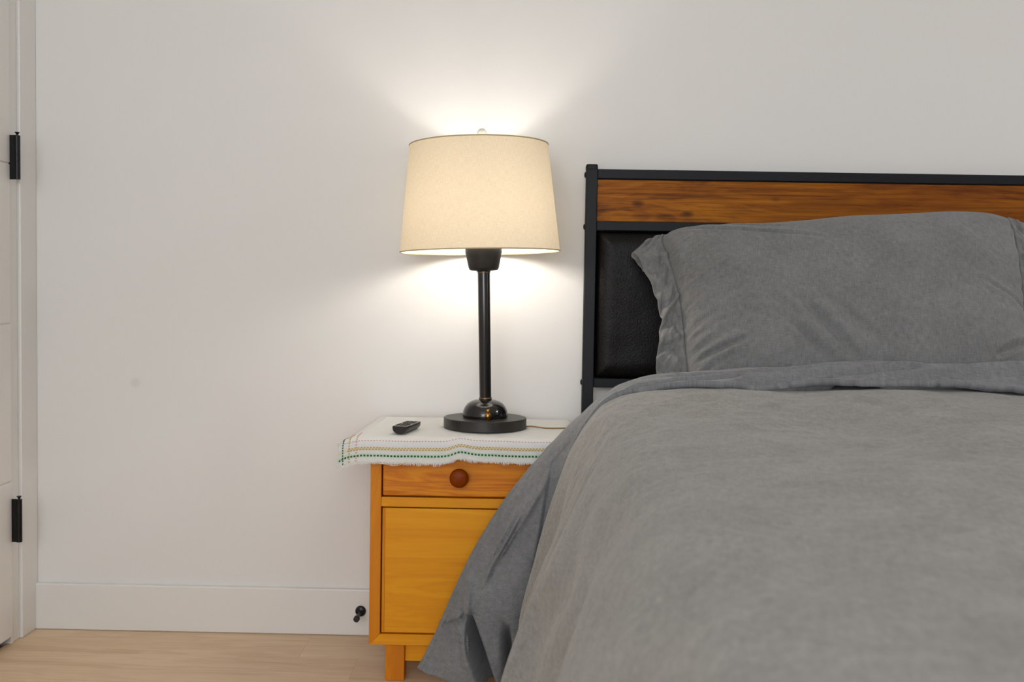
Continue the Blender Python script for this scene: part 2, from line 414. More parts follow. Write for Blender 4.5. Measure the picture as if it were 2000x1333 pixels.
cl_ = tag(empty('ceiling_light', (3.25, -1.25, CZ)), 'round white recessed ceiling light above the far side of the bed', 'ceiling light')
lathe('trim_ring', [(0.092, -0.0005), (0.118, -0.0005), (0.118, -0.006), (0.112, -0.010), (0.094, -0.008), (0.092, -0.0005)], M['trim'], cl_, 48, cap0=False, cap1=False)
lathe('diffuser', [(0.0001, -0.0055), (0.0935, -0.0055), (0.0935, -0.0005), (0.0001, -0.0005)], M['downlight'], cl_, 48)

# baseboards
def baseboard(name, lo, hi, label):
    return tag(box(name, lo, hi, M['trim'], None, 0.0035, 2), label, 'baseboard', kind='structure')
baseboard('baseboard_back', (-1.342, -0.016, 0.0005), (RX, 0, 0.129), 'flat white baseboard under the lamp wall')
baseboard('baseboard_right', (RX - 0.016, FY + 0.016, 0.0005), (RX, -0.017, 0.129), 'flat white baseboard of the window wall')
baseboard('baseboard_front', (LX + 0.016, FY, 0.0005), (RX, FY + 0.016, 0.129), 'flat white baseboard opposite the bed')
baseboard('baseboard_left', (LX, FY + 0.017, 0.0005), (LX + 0.016, -1.10, 0.129), 'flat white baseboard beside the door')

tag(box('door_gap_block', (LX - T - 0.06, DY0 - 0.2, -0.12), (LX - T - 0.01, 0.0, CZ), M['wall']), 'plain panel added behind the closed door to keep its gap dark', 'wall', kind='structure')  # added blocker close behind the door, stops sky light under the leaf
# door casing, jamb, door leaf with grooves and hinges
XC = -1.341
def casing():
    bm = bmesh.new()
    box_bm((LX, -0.090, 0.0005), (XC, -0.0005, DZ + 0.09), 0.0025, 2, bm)
    box_bm((LX, DY0 - 0.10, 0.0005), (XC, DY0 - 0.008, DZ + 0.09), 0.0025, 2, bm)
    box_bm((LX, DY0 - 0.10, DZ + 0.006), (XC, -0.0005, DZ + 0.098), 0.0025, 2, bm)
    return tag(link('trim_1', from_bm(bm, 'trim_1'), M['trim']), 'flat white door casing beside the lamp wall', 'door casing', kind='structure')
casing()
def jamb():
    bm = bmesh.new()
    box_bm((LX - T, -0.128, 0.0005), (XC - 0.009, -0.0905, DZ + 0.02), 0.001, 1, bm)
    box_bm((LX - T, -0.139, 0.0005), (XC - 0.006, -0.1285, DZ), 0.001, 1, bm)
    box_bm((LX - T, DY0 - 0.02, 0.0005), (XC - 0.009, DY0 + 0.012, DZ + 0.02), 0.001, 1, bm)
    box_bm((LX - T, DY0 + 0.012, DZ - 0.02), (XC - 0.009, -0.128, DZ + 0.005), 0.001, 1, bm)
    return tag(link('trim_2', from_bm(bm, 'trim_2'), M['trim']), 'narrow white door jamb with hinge side reveal', 'door jamb', kind='structure')
jamb()
door = tag(empty('door_1', (XC, -0.1425, 0.022)), 'white grooved door with two black hinges at the left edge', 'door', kind='structure')
yb = -(0.975 - 0.1425 - 0.016)
box('door_core', (-0.040, yb, 0.0), (-0.0035, 0.0, 2.07), M['door'], door)
zz = [0.0, 0.414, 0.830, 1.246, 1.662, 2.07]
for a, b in zip(zz, zz[1:]):
    box('panel', (-0.006, yb, a + 0.0012), (0.0, 0.0, b - 0.0012), M['door'], door, 0.0025, 2)
for zc in (0.311, 1.262, 1.90):           # black butt hinges
    h = box('hinge', (-0.003, -0.0035, zc - 0.057), (0.018, 0.0015, zc + 0.057), M['black_metal'], door, 0.0008, 1)
    k = lathe('hinge_knuckle', [(0.0001, -0.057), (0.0075, -0.057), (0.0075, -0.012), (0.0068, -0.0118), (0.0068, -0.0112), (0.0075, -0.011), (0.0075, 0.023),
                                (0.0068, 0.0232), (0.0068, 0.0238), (0.0075, 0.024), (0.0075, 0.0565), (0.0001, 0.057)], M['black_metal'], h, 20, 0.0185, 0.0)
    k.location.z = zc
    p = lathe('hinge_pin', [(0.0001, 0.057), (0.0028, 0.057), (0.0028, 0.060), (0.0062, 0.0640), (0.0062, 0.0652), (0.0001, 0.0656)], M['black_metal'], h, 18, 0.0185, 0.0)
    p.location.z = zc
lathe('door_knob', [(0.0001, 0), (0.028, 0), (0.028, 0.006), (0.010, 0.009), (0.010, 0.035), (0.024, 0.040), (0.027, 0.055), (0.020, 0.064), (0.0001, 0.066)], M['black_metal'], door, 32).matrix_local = Matrix.Translation((0, yb + 0.065, 0.97)) @ Matrix.Rotation(math.radians(90), 4, 'Y')

# door stop on the baseboard
ds = tag(empty('door_stop', (-0.4385, -0.0162, 0.070)), 'small black door stop screwed into the baseboard beside the nightstand', 'door stop')
def along_y(o, z=0): o.rotation_euler.x = math.radians(90); return o
along_y(lathe('mount', [(0.0001, 0), (0.0150, 0), (0.0150, 0.003), (0.0125, 0.008), (0.0062, 0.0105), (0.0001, 0.0106)], M['black_metal'], ds, 32))
along_y(lathe('stem', [(0.0001, 0.010), (0.0050, 0.010), (0.0045, 0.030), (0.0045, 0.066), (0.0001, 0.066)], M['black_metal'], ds, 20))
along_y(lathe('rubber_tip', [(0.0001, 0.060), (0.0070, 0.060), (0.0082, 0.064), (0.0082, 0.074), (0.0068, 0.078), (0.0001, 0.079)], M['black_rubber'], ds, 24))

# ------------------------------------------------------------------ nightstand
NX0, NX1, NYF, NYB, NZ0, NZ1 = -0.3655, 0.0645, -0.350, -0.022, 0.093, 0.604
ns = tag(empty('nightstand', ((NX0 + NX1) / 2, (NYF + NYB) / 2, 0)), 'amber wooden nightstand with one drawer and a cabinet door beside the bed', 'nightstand')
nx, ny = ns.location.x, ns.location.y
def nbox(name, x0, x1, y0, y1, z0, z1, mat, bev=0.0015, par=None):
    return box(name, (x0 - nx, y0 - ny, z0), (x1 - nx, y1 - ny, z1), mat, par or ns, bev)
ST = 0.0265
def mitre_panel(name, pts, y0, y1, mat):    # prism of an xz outline between y0 and y1
    bm = bmesh.new()
    a = [bm.verts.new((p[0] - nx, y0 - ny, p[1])) for p in pts]; b = [bm.verts.new((p[0] - nx, y1 - ny, p[1])) for p in pts]
    n = len(pts); bm.faces.new(a); bm.faces.new(b[::-1])
    for i in range(n): bm.faces.new((a[i], b[i], b[(i + 1) % n], a[(i + 1) % n]))
    bmesh.ops.bevel(bm, geom=list(bm.edges), offset=0.001, segments=1, affect='EDGES')
    return link(name, from_bm(bm, name), mat, ns)
mitre_panel('side_panel', [(NX0, NZ0), (NX0 + ST, NZ0 + ST), (NX0 + ST, NZ1 - ST), (NX0, NZ1)], NYF, NYB, M['amber_z'])
mitre_panel('side_panel', [(NX1, NZ0), (NX1, NZ1), (NX1 - ST, NZ1 - ST), (NX1 - ST, NZ0 + ST)], NYF, NYB, M['amber_z'])
mitre_panel('bottom_panel', [(NX0, NZ0), (NX1, NZ0), (NX1 - ST, NZ0 + ST), (NX0 + ST, NZ0 + ST)], NYF, NYB, M['amber_x'])
mitre_panel('top_panel', [(NX0, NZ1), (NX0 + ST, NZ1 - ST), (NX1 - ST, NZ1 - ST), (NX1, NZ1)], NYF, NYB, M['amber_x'])
ix0, ix1 = NX0 + ST, NX1 - ST
nbox('back_panel', ix0, ix1, NYB - 0.008, NYB, NZ0 + ST, NZ1 - ST, M['amber_x'])
nbox('rail', ix0, ix1, NYF + 0.001, NYF + 0.022, 0.432, 0.4555, M['amber_x'])
dr = nbox('drawer', ix0 + 0.0028, ix1 - 0.0028, NYF + 0.003, NYF + 0.022, 0.4585, 0.5745, M['amber_drawer'], 0.0035)
kn = along_y(lathe('knob', [(0.0001, 0), (0.0105, 0), (0.0105, 0.008), (0.0145, 0.012), (0.0208, 0.016), (0.0228, 0.021), (0.0225, 0.026), (0.0195, 0.030), (0.0130, 0.0325), (0.0001, 0.0335)], M['knob_wood'], dr, 48, deg=60))
kn.location = (-0.1505 - nx, NYF + 0.003 - ny, 0.508)
cd = nbox('cabinet_door', ix0 + 0.0025, ix1 - 0.0025, NYF + 0.004, NYF + 0.024, NZ0 + ST + 0.0025, 0.4285, M['amber_x'], 0.002)
for nm, x0, x1, z0, z1, mt in (('edge_bead', ix0 + 0.0035, ix0 + 0.0100, NZ0 + ST + 0.0035, 0.4275, 'amber_z'), ('edge_bead', ix1 - 0.0100, ix1 - 0.0035, NZ0 + ST + 0.0035, 0.4275, 'amber_z'),
                               ('edge_bead', ix0 + 0.0102, ix1 - 0.0102, NZ0 + ST + 0.0035, NZ0 + ST + 0.0100, 'amber_x')):
    nbox(nm, x0, x1, NYF + 0.0025, NYF + 0.006, z0, z1, M[mt], 0.0014, cd)
nbox('inner_divider', ix0, ix1, NYF + 0.024, NYB - 0.010, 0.436, 0.448, M['amber_x'])
for lx in (NX0 + 0.0385, NX1 - 0.0385 - 0.047):
    for ly in (NYF + 0.012, NYB - 0.060):
        nbox('leg', lx, lx + 0.047, ly, ly + 0.047, 0.0, NZ0, M['amber_z'], 0.002)
nbox('apron', NX0 + 0.0855, NX1 - 0.0855, NYF + 0.026, NYF + 0.042, 0.045, NZ0, M['amber_x'])
nbox('apron', NX0 + 0.0855, NX1 - 0.0855, NYB - 0.045, NYB - 0.030, 0.045, NZ0, M['amber_x'])

# ------------------------------------------------------------------ woven cloth on the nightstand
TZ = 0.6045                                  # cloth underside on the table top
CT = 0.0065                                  # cloth thickness (double layer)
cl = tag(empty('table_cloth', (-0.15, -0.19, TZ)), 'white woven cloth with green and yellow dashed stripes draped over the nightstand', 'cloth')
FE = -0.360                                  # cloth starts to bend over the front edge here
def bend(d, R):
    d = np.maximum(d, 0); q = R * math.pi / 2
    h = np.where(d < q, R * np.sin(np.minimum(d, q) / R), R)
    v = np.where(d < q, R * (1 - np.cos(np.minimum(d, q) / R)), R + d - q)
    return h, v
CX0, CX1, CB, CLEN = -0.445, 0.140, -0.020, 0.415
def cloth_pt(a, b, lift=0.0):
    """a: flat x, b: distance from the back edge -> world point on the cloth's top face"""
    a = np.asarray(a, float); b = np.asarray(b, float)
    left = np.maximum(-0.372 - a, 0)
    right = np.maximum(a - 0.115, 0)
    # the back of the overhang is narrower: pull the left edge in towards the wall
    pull = 0.052 * sstep(0.36, 0.0, b) * sstep(-0.30, -0.445, a)
    lh, lv = bend(np.maximum(left - pull, 0), 0.105)
    rh, rv = bend(right, 0.03)
    fold = np.exp(-((a + 0.150) / 0.024) ** 2)
    front = np.maximum(b - (CB - FE) - 0.004 * fold, 0)
    fh, fv = bend(front, 0.026)
    x = np.clip(a, -0.372, 0.115) - lh + rh
    x = x + pull * (a > -0.372) * 0.55
    yv = CB - np.minimum(b, CB - FE) - fh
    crown = sstep(0.20, 0.36, b)
    z = TZ + CT - lv - rv - fv
    z = z - 0.0045 * crown                                    # sinks a touch to the rounded front edge
    z = z + (0.0035 * fold + 0.0055 * sstep(-0.178, -0.135, a) - 0.0022 * sstep(-0.09, 0.02, a)) * sstep(0.30, 0.40, b) + 0.0015 * fbm(a * 14, b * 14, 2, 5) * sstep(0.30, 0.42, b)
    yv = yv - 0.006 * fold * sstep(0.34, 0.40, b) + 0.004 * vnoise(a * 18, 0 * b, 9) * sstep(0.37, 0.42, b)
    z = z - 0.006 * vnoise(a * 20 + 3, b * 8, 11) * sstep(0.02, 0.07, left)
    return np.stack([x, yv, z + lift], -1)
A, B = np.meshgrid(np.linspace(CX0, CX1, 240), np.linspace(0, CLEN, 190), indexing='ij')
Pc = cloth_pt(A, B); UVc = np.stack([A - CX0, CLEN - B], -1)
off = np.array(cl.location)
weave = link('weave', grid_mesh('weave', Pc - off, UVc, flip=True), M['towel'], cl)
solidify(weave, 0.0055)
def cloth_frame(a, b):
    e = 0.0008
    p = cloth_pt(a, b); du = cloth_pt(a + e, b) - p; dv = cloth_pt(a, b + e) - p
    du /= np.linalg.norm(du, axis=-1, keepdims=True); dv /= np.linalg.norm(dv, axis=-1, keepdims=True)
    n = np.cross(dv, du); n /= np.linalg.norm(n, axis=-1, keepdims=True)
    return p, du, dv, n
def stitches(name, aa, bb, la, lb, h, mat, label=None):
    p, du, dv, n = cloth_frame(aa, bb); V = []; Fc = []
    for i in range(len(aa)):
        base = len(V)
        for k, (sa, sb) in enumerate(((-1, -1), (1, -1), (1, 1), (-1, 1))):
            V.append(p[i] + du[i] * la * sa / 2 + dv[i] * lb * sb / 2 + n[i] * -0.0002 - off)
        for k, (sa, sb) in enumerate(((-.75, -.75), (.75, -.75), (.75, .75), (-.75, .75))):
            V.append(p[i] + du[i] * la * sa / 2 + dv[i] * lb * sb / 2 + n[i] * h - off)
        for q in ((4, 5, 6, 7), (0, 1, 5, 4), (1, 2, 6, 5), (2, 3, 7, 6), (3, 0, 4, 7)): Fc.append([base + k for k in q])
    me = bpy.data.meshes.new(name); me.from_pydata([tuple(v) for v in V], [], Fc)
    bm = bmesh.new(); bm.from_mesh(me); bpy.data.meshes.remove(me)
    o = link(name, from_bm(bm, name), mat, cl); o['kind'] = 'stuff'
    if label: o['label'] = label
    return o
pitch_s = 0.0080
ar = np.arange(CX0 + 0.006, CX1 - 0.006, pitch_s)
stitches('stitch_row', ar, np.full_like(ar, CLEN - 0.0160), 0.0050, 0.0046, 0.0014, M['green'], 'dark green dashed stitching')
ar2 = np.arange(CX0 + 0.03, CX1 - 0.006, pitch_s * 0.93)
stitches('stitch_row', ar2, np.full_like(ar2, CLEN - 0.0312), 0.0050, 0.0030, 0.0012, M['yellow'], 'mustard dashed stitching')
stitches('stitch_row', ar2 + 0.003, np.full_like(ar2, CLEN - 0.0352), 0.0046, 0.0026, 0.0010, M['yellow'], 'mustard dashed stitching')
ar3 = np.arange(CX0 + 0.02, CX1 - 0.006, pitch_s * 0.9)
stitches('stitch_row', ar3, np.full_like(ar3, CLEN - 0.0525), 0.0040, 0.0022, 0.0010, M['pink'], 'coral dotted stitching')
br = np.arange(0.30, CLEN - 0.004, 0.0065)       # the same stripes run up the left edge, seen at the corner
stitches('stitch_row', np.full_like(br, CX0 + 0.0150), br, 0.0036, 0.0042, 0.0012, M['green'], 'dark green dashed stitching')
stitches('stitch_row', np.full_like(br, CX0 + 0.0320), br, 0.0040, 0.0034, 0.0010, M['yellow'], 'mustard dashed stitching')
stitches('stitch_row', np.full_like(br, CX0 + 0.0500), br, 0.0050, 0.0026, 0.0010, M['pink'], 'coral dotted stitching')
def fringe():
    V = []; Fc = []
    rnd = random.Random(3)
    def strand(p, d, L, w):
        d = Vector(d).normalized(); side = d.cross(Vector((0.3, 1, 0.2))).normalized() * w
        sag = Vector((rnd.uniform(-.3, .3), rnd.uniform(-.35, .1), 0)) * L
        pts = [Vector(p), Vector(p) + d * L * 0.5 + sag * 0.3, Vector(p) + d * L + sag]
        dep = d.cross(side).normalized() * w
        base = len(V)
        for i, q in enumerate(pts):
            k = 1.0 - 0.35 * i
            V.extend([tuple(q + side * k), tuple(q - side * 0.5 * k + dep * 0.86 * k), tuple(q - side * 0.5 * k - dep * 0.86 * k)])
        for i in range(2):
            for j in range(3):
                a, b = base + 3 * i + j, base + 3 * i + (j + 1) % 3
                Fc.append((a, b, b + 3, a + 3))
        Fc.append((base + 6, base + 7, base + 8))
    n = 900
    aa = np.linspace(CX0, CX1, n); P = cloth_pt(aa, np.full(n, CLEN)) - off
    for i in range(n):
        tuft = 0.5 + 0.5 * vnoise(aa[i] * 110, 0.0, 4)
        strand(P[i] + np.array([0, 0.002 * rnd.random(), 0.001]), (rnd.uniform(-.5, .5), rnd.uniform(-.3, .3), -1), 0.003 + 0.0080 * tuft * rnd.random(), 0.0006)
    m = 420; bb = np.linspace(0.02, CLEN, m); P = cloth_pt(np.full(m, CX0), bb) - off
    for i in range(m):
        strand(P[i] + np.array([0.001, 0, -0.002 * rnd.random()]), (-1, rnd.uniform(-.5, .5), rnd.uniform(-.9, .25)), 0.003 + 0.009 * rnd.random(), 0.0005)
    me = bpy.data.meshes.new('fringe'); me.from_pydata(V, [], Fc)
    o = link('fringe', me, M['cotton'], cl); o['kind'] = 'stuff'; o['label'] = 'short frayed white edge'
fringe()
tx = np.linspace(0, 1, 24); pth = curve_eval([(-0.345, 0.549), (-0.339, 0.5435), (-0.325, 0.543), (-0.310, 0.5395), (-0.300, 0.5395), (-0.288, 0.5425), (-0.275, 0.548)], tx)
tube('loose_thread', [(p[0] - off[0], -0.3905 - off[1] , p[1] - off[2]) for p in pth], 0.0009, M['thread'], cl, 6)

# ------------------------------------------------------------------ remote control
CTOP = TZ + CT
rm = tag(empty('remote_control', (-0.284, -0.299, CTOP - 0.0016), math.radians(-15)), 'small black remote control lying on the white cloth', 'remote')
rm.rotation_euler.x = math.radians(0.8); rm.scale = (0.92, 0.90, 0.90)
def remote():
    L, Wd, H = 0.112, 0.044, 0.021; bm = bmesh.new(); rings = []
    ys = np.linspace(-L / 2, L / 2, 13)
    for yy in ys:
        e = 1 - 0.10 * (abs(yy) / (L / 2)) ** 8; ring = []
        taper = 1 - 0.12 * sstep(-L / 2, L / 2, yy)
        for k in range(17):                    # rounded belly from edge to edge
            an = math.pi * k / 16; ring.append(bm.verts.new((-math.cos(an) * Wd / 2 * e * taper, yy, (1 - math.sin(an) ** 0.8) * H * 0.86)))
        ring.append(bm.verts.new((Wd / 2 * 0.97 * e * taper, yy, H * 0.97))); ring.append(bm.verts.new((-Wd / 2 * 0.97 * e * taper, yy, H * 0.97)))
        rings.append(ring)
    n = len(rings[0])
    for a, b in zip(rings, rings[1:]):
        for k in range(n): bm.faces.new((a[k], a[(k + 1) % n], b[(k + 1) % n], b[k]))
    bm.faces.new(rings[0]); bm.faces.new(rings[-1][::-1])
    auto_smooth(link('shell', from_bm(bm, 'shell'), M['remote'], rm), 40)
    box('face_plate', (-Wd / 2 * 0.90, -L / 2 + 0.003, H * 0.95), (Wd / 2 * 0.90, L / 2 - 0.004, H * 1.04), M['remote_face'], rm, 0.0012)
    b_me = from_bm(box_bm((-0.0042, -0.0036, 0), (0.0042, 0.0036, 0.0016), 0.0007, 1), 'button')
    for r in range(7):
        for c in range(3):
            if r == 3 : continue
            o = link('button', b_me, M['button'], rm); o.location = ((c - 1) * 0.0118, -0.042 + r * 0.0128, H * 1.035)
    lathe('dial_button', [(0.0001, 0), (0.0105, 0), (0.0105, 0.001), (0.009, 0.0019), (0.0055, 0.0019), (0.005, 0.0010), (0.0001, 0.0010)], M['button'], rm, 28).location = (0, -0.0036, H * 1.035)
remote()

# ------------------------------------------------------------------ table lamp
LXc, LYc = -0.0960, -0.212
lp = tag(empty('table_lamp', (LXc, LYc, CTOP)), 'black table lamp with a lit cream linen drum shade on the nightstand', 'lamp')
bd = lathe('base_disc', [(0.0001, 0.0), (0.1035, 0.0), (0.1050, 0.0015), (0.1050, 0.0245), (0.1035, 0.0265), (0.0001, 0.0270)], M['lamp_satin'], lp, 96)
lathe('dome', [(0.0565, 0.0268), (0.0575, 0.030), (0.0572, 0.036), (0.0555, 0.044), (0.0515, 0.053), (0.0450, 0.061), (0.0360, 0.0668), (0.0270, 0.0700), (0.0170, 0.0715), (0.0001, 0.0715)], M['lamp_black'], lp, 72, deg=50)
lathe('switch_knob', [(0.0001, 0.0268), (0.0048, 0.0268), (0.0052, 0.030), (0.0078, 0.033), (0.0085, 0.038), (0.0070, 0.0425), (0.0040, 0.0445), (0.0048, 0.048), (0.0055, 0.051), (0.0042, 0.0545), (0.0001, 0.0555)], M['brass'], lp, 28, 0.0095, -0.068)
# the upright leans very slightly to the left, as the real one does
stem = Matrix.Translation((0, 0, 0.070)) @ Matrix.Rotation(-0.028, 4, 'Y') @ Matrix.Translation((0, 0, -0.070))
def leaned(o, dx=0.0):
    o.matrix_local = Matrix.Translation((dx, 0, 0)) @ stem; return o
leaned(lathe('collar', [(0.0001, 0.0680), (0.0150, 0.0680), (0.0155, 0.0715), (0.0165, 0.0735), (0.0165, 0.0755), (0.0155, 0.0770), (0.0001, 0.0770)], M['ring'], lp, 40))
leaned(lathe('pole', [(0.0001, 0.0765), (0.0147, 0.0765), (0.0150, 0.079), (0.0156, 0.390), (0.0156, 0.3925), (0.0001, 0.3925)], M['lamp_black'], lp, 40))
leaned(lathe('collar', [(0.0001, 0.3920), (0.0163, 0.3920), (0.0168, 0.3935), (0.0163, 0.3955), (0.0001, 0.3955)], M['ring'], lp, 40))
leaned(lathe('socket_cup', [(0.0001, 0.3955), (0.0165, 0.3955), (0.0195, 0.3975), (0.0330, 0.3985), (0.0365, 0.4010), (0.0385, 0.4060), (0.0440, 0.4340), (0.0462, 0.4430), (0.0462, 0.4530), (0.0440, 0.4545), (0.0001, 0.4545)], M['cup'], lp, 56))
leaned(lathe('socket', [(0.0001, 0.4540), (0.0180, 0.4540), (0.0180, 0.472), (0.0165, 0.484), (0.0001, 0.484)], M['brass'], lp, 32))
leaned(lathe('bulb', [(0.0130, 0.482), (0.0135, 0.492), (0.0190, 0.503), (0.0265, 0.519), (0.0300, 0.536), (0.0288, 0.552), (0.0220, 0.566), (0.0110, 0.574), (0.0001, 0.5755)], M['bulb'], lp, 36, deg=80))
SHX = -0.0085                                  # shade sits a little off the pole's axis
SZ0, SZ1, SR0, SR1 = 0.4455, 0.7115, 0.2010, 0.1735
harp = [(-0.020, 0.497), (-0.052, 0.520), (-0.066, 0.570), (-0.062, 0.640), (-0.040, 0.685), (0.0, 0.706), (0.040, 0.685), (0.062, 0.640), (0.066, 0.570), (0.052, 0.520), (0.020, 0.497)]
hp = curve_eval(harp, np.linspace(0, 1, 50))
leaned(tube('harp', [(0, p[0], p[1]) for p in hp], 0.0016, M['ring'], lp, 8))
def shade():
    n, m = 128, 40
    U, V = np.meshgrid(np.linspace(0, 2 * math.pi, n + 1), np.linspace(0, 1, m), indexing='ij')
    R = SR0 + (SR1 - SR0) * V
    P = np.stack([R * np.cos(U), R * np.sin(U), SZ0 + (SZ1 - SZ0) * V], -1)
    me = grid_mesh('shade', P, np.stack([U * 0.19, V * 0.285], -1))
    bm = bmesh.new(); bm.from_mesh(me); bmesh.ops.remove_doubles(bm, verts=bm.verts, dist=1e-5); bm.to_mesh(me); bm.free()
    sh = leaned(link('shade', me, M['shade'], lp), SHX)
    for nm, r, z in (('rim', SR0, SZ0), ('rim', SR1, SZ1)):
        q = tube(nm, [(r * math.cos(a), r * math.sin(a), z) for a in np.linspace(0, 2 * math.pi, 97)[:-1]], 0.0016, M['shade_rim'], sh, 8, True)
    for k in range(3):                         # spider arms carry the shade on the harp
        a = math.radians(90 + 120 * k)
        tube('spider_arm', [(0, 0, 0.7075), (0.05 * math.cos(a), 0.05 * math.sin(a), 0.704), (SR1 * math.cos(a), SR1 * math.sin(a), SZ1 - 0.002)], 0.0013, M['ring'], sh, 6)
shade()
leaned(lathe('finial', [(0.0001, 0.704), (0.0045, 0.704), (0.0045, 0.7240), (0.0065, 0.7290), (0.0110, 0.7330), (0.0128, 0.7410), (0.0112, 0.7480), (0.0065, 0.7530), (0.0001, 0.7540)], M['finial'], lp, 28, deg=70))
cp = curve_eval([(0.103, 0.000, 0.005), (0.120, 0.004, 0.0045), (0.145, 0.000, 0.002), (0.165, -0.005, 0.0018), (0.205, 0.000, 0.0022)], np.linspace(0, 1, 30))
tube('power_cord', [tuple(p) for p in cp], 0.0017, M['cord'], lp, 8)

# ------------------------------------------------------------------ bed frame with headboard
BX0, BX1 = 0.157, 2.123
HY0, HY1 = -0.060, -0.030
bed = tag(empty('bed_frame', ((BX0 + BX1) / 2, -1.05, 0)), 'dark metal bed frame with a headboard of brown wood and black leather', 'bed')
bxc, byc = bed.location.x, bed.location.y
def bbox(name, x0, x1, y0, y1, z0, z1, mat, bev=0.002, par=None, seg=2):
    return box(name, (x0 - bxc, y0 - byc, z0), (x1 - bxc, y1 - byc, z1), mat, par or bed, bev, seg)
PWd = 0.030
for x0 in (BX0, BX1 - PWd):
    ps = bbox('post', x0, x0 + PWd, HY0 - 0.006, HY1, 0.0, 1.288, M['frame_metal'])
    bbox('post_cap', x0 - 0.0006, x0 + PWd + 0.0006, HY0 - 0.0068, HY1 + 0.0008, 1.282, 1.2995, M['frame_metal'], 0.005, ps, 3)
    sx = -1 if x0 == BX0 else 1
    xb = x0 if sx < 0 else x0 + PWd
    for zb in (1.272, 1.134, 0.717, 0.40):
        b = lathe('bolt', [(0.0001, -0.001), (0.0080, -0.001), (0.0080, 0.0012), (0.0062, 0.0034), (0.0030, 0.0044), (0.0001, 0.0046)], M['frame_metal'], ps, 20)
        b.matrix_local = Matrix.Translation((xb - bxc, -0.046 - byc, zb)) @ Matrix.Rotation(math.radians(90 * sx), 4, 'Y')
hx0, hx1 = BX0 + PWd, BX1 - PWd
bbox('top_rail', hx0, hx1, HY0, HY1, 1.262, 1.287, M['frame_metal'])
bbox('wood_panel', hx0 + 0.0005, hx1 - 0.0005, HY0 + 0.004, HY1 - 0.006, 1.1490, 1.2595, M['rustic'], 0.0012)
bbox('middle_rail', hx0, hx1, HY0, HY1, 1.1245, 1.1490, M['frame_metal'])
bbox('lower_rail', hx0, hx1, HY0, HY1, 0.7045, 0.7285, M['frame_metal'])
def pad(x0, x1, z0, z1):
    n, m = 60, 60
    U, V = np.meshgrid(np.linspace(0, 1, n), np.linspace(0, 1, m), indexing='ij')
    X = x0 + (x1 - x0) * U; Z = z0 + (z1 - z0) * V
    e = np.minimum(np.minimum(X - x0, x1 - X), np.minimum(Z - z0, z1 - Z))
    puff = np.sqrt(np.clip(1 - (1 - np.clip(e / 0.045, 0, 1)) ** 2, 0, 1))
    corner = np.exp(-(np.hypot(X - x0, Z - z1) / 0.05) ** 2) * ridge((X - x0 + Z - z1) * 30, (X - x0 - Z + z1) * 8, 2, 3) * 0.003
    Y = HY0 + 0.016 - 0.026 * puff - 0.0015 * fbm(X * 7, Z * 7, 3, 2) * puff + corner * puff
    o = link('leather_pad', grid_mesh('leather_pad', np.stack([X - bxc, Y - byc, Z], -1)), M['leather'], bed); solidify(o, 0.012, -1.0)
npad = 4; wpad = (hx1 - hx0) / npad
for i in range(npad):
    pad(hx0 + i * wpad + 0.0012, hx0 + (i + 1) * wpad - 0.0012, 0.7295, 1.1235)
bbox('side_rail', BX0 + 0.03, BX0 + 0.06, -2.06, HY0 - 0.008, 0.30, 0.36, M['frame_metal'])
bbox('side_rail', BX1 - 0.06, BX1 - 0.03, -2.06, HY0 - 0.008, 0.30, 0.36, M['frame_metal'])
bbox('foot_rail', BX0 + 0.03, BX1 - 0.03, -2.09, -2.06, 0.30, 0.36, M['frame_metal'])
bbox('platform', BX0 + 0.061, BX1 - 0.061, -2.058, HY0 - 0.012, 0.335, 0.355, M['frame_metal'], 0.002)
for x0 in (BX0 + 0.03, BX1 - 0.06): bbox('leg', x0, x0 + 0.03, -2.09, -2.06, 0.0, 0.30, M['frame_metal'])
mt = tag(box('mattress', (-0.91, -0.99, 0), (0.91, 0.97, 0.23), M['mattress'], None, 0.045, 4), 'pale mattress under the grey duvet', 'mattress')
mt.location = (bxc, -1.070, 0.356); auto_smooth(mt, 60)

# ------------------------------------------------------------------ duvet
dv = tag(empty('duvet', (bxc, -1.2, 0.66)), 'grey linen duvet spread over the bed with its head end turned back', 'duvet')
doff = np.array(dv.location)
mainL = [(0.530, 0.738), (0.380, 0.738), (0.309, 0.736), (0.242, 0.732), (0.198, 0.723), (0.165, 0.703), (0.133, 0.658), (0.106, 0.602), (0.079, 0.522), (0.053, 0.431), (0.032, 0.340), (0.012, 0.238), (-0.004, 0.157), (-0.016, 0.090)]
mir = [(2 * bxc - x, z) for x, z in mainL]
prof = mir[::-1] + [(2.0 - 0.25 * k, 0.742) for k in range(1, 6)] + mainL[1:]
prof = [p for i, p in enumerate(prof)]
prof = sorted(mir[::-1][:], key=lambda p: 0) + [(1.70, 0.742), (1.45, 0.744), (1.14, 0.745), (0.85, 0.744), (0.66, 0.741)] + mainL
NS, NTT = 520, 420
s = np.linspace(0, 1, 1600); q = curve_eval(prof, s)
# denser sampling on the visible left half
w = np.where(q[:, 0] < 1.45, 1.0, 0.35); cw = np.cumsum(w); cw = (cw - cw[0]) / (cw[-1] - cw[0])
ss = np.interp(np.linspace(0, 1, NS), cw, s); q = curve_eval(prof, ss)
arc = np.concatenate([[0], np.cumsum(np.linalg.norm(np.diff(q, axis=0), axis=1))])
dqt = np.gradient(q, axis=0); dqt /= np.linalg.norm(dqt, axis=1, keepdims=True)
nrm = np.stack([dqt[:, 1], -dqt[:, 0]], -1)                   # outward
nrm = np.where((nrm[:, 1:2] < -0.3), -nrm, nrm)
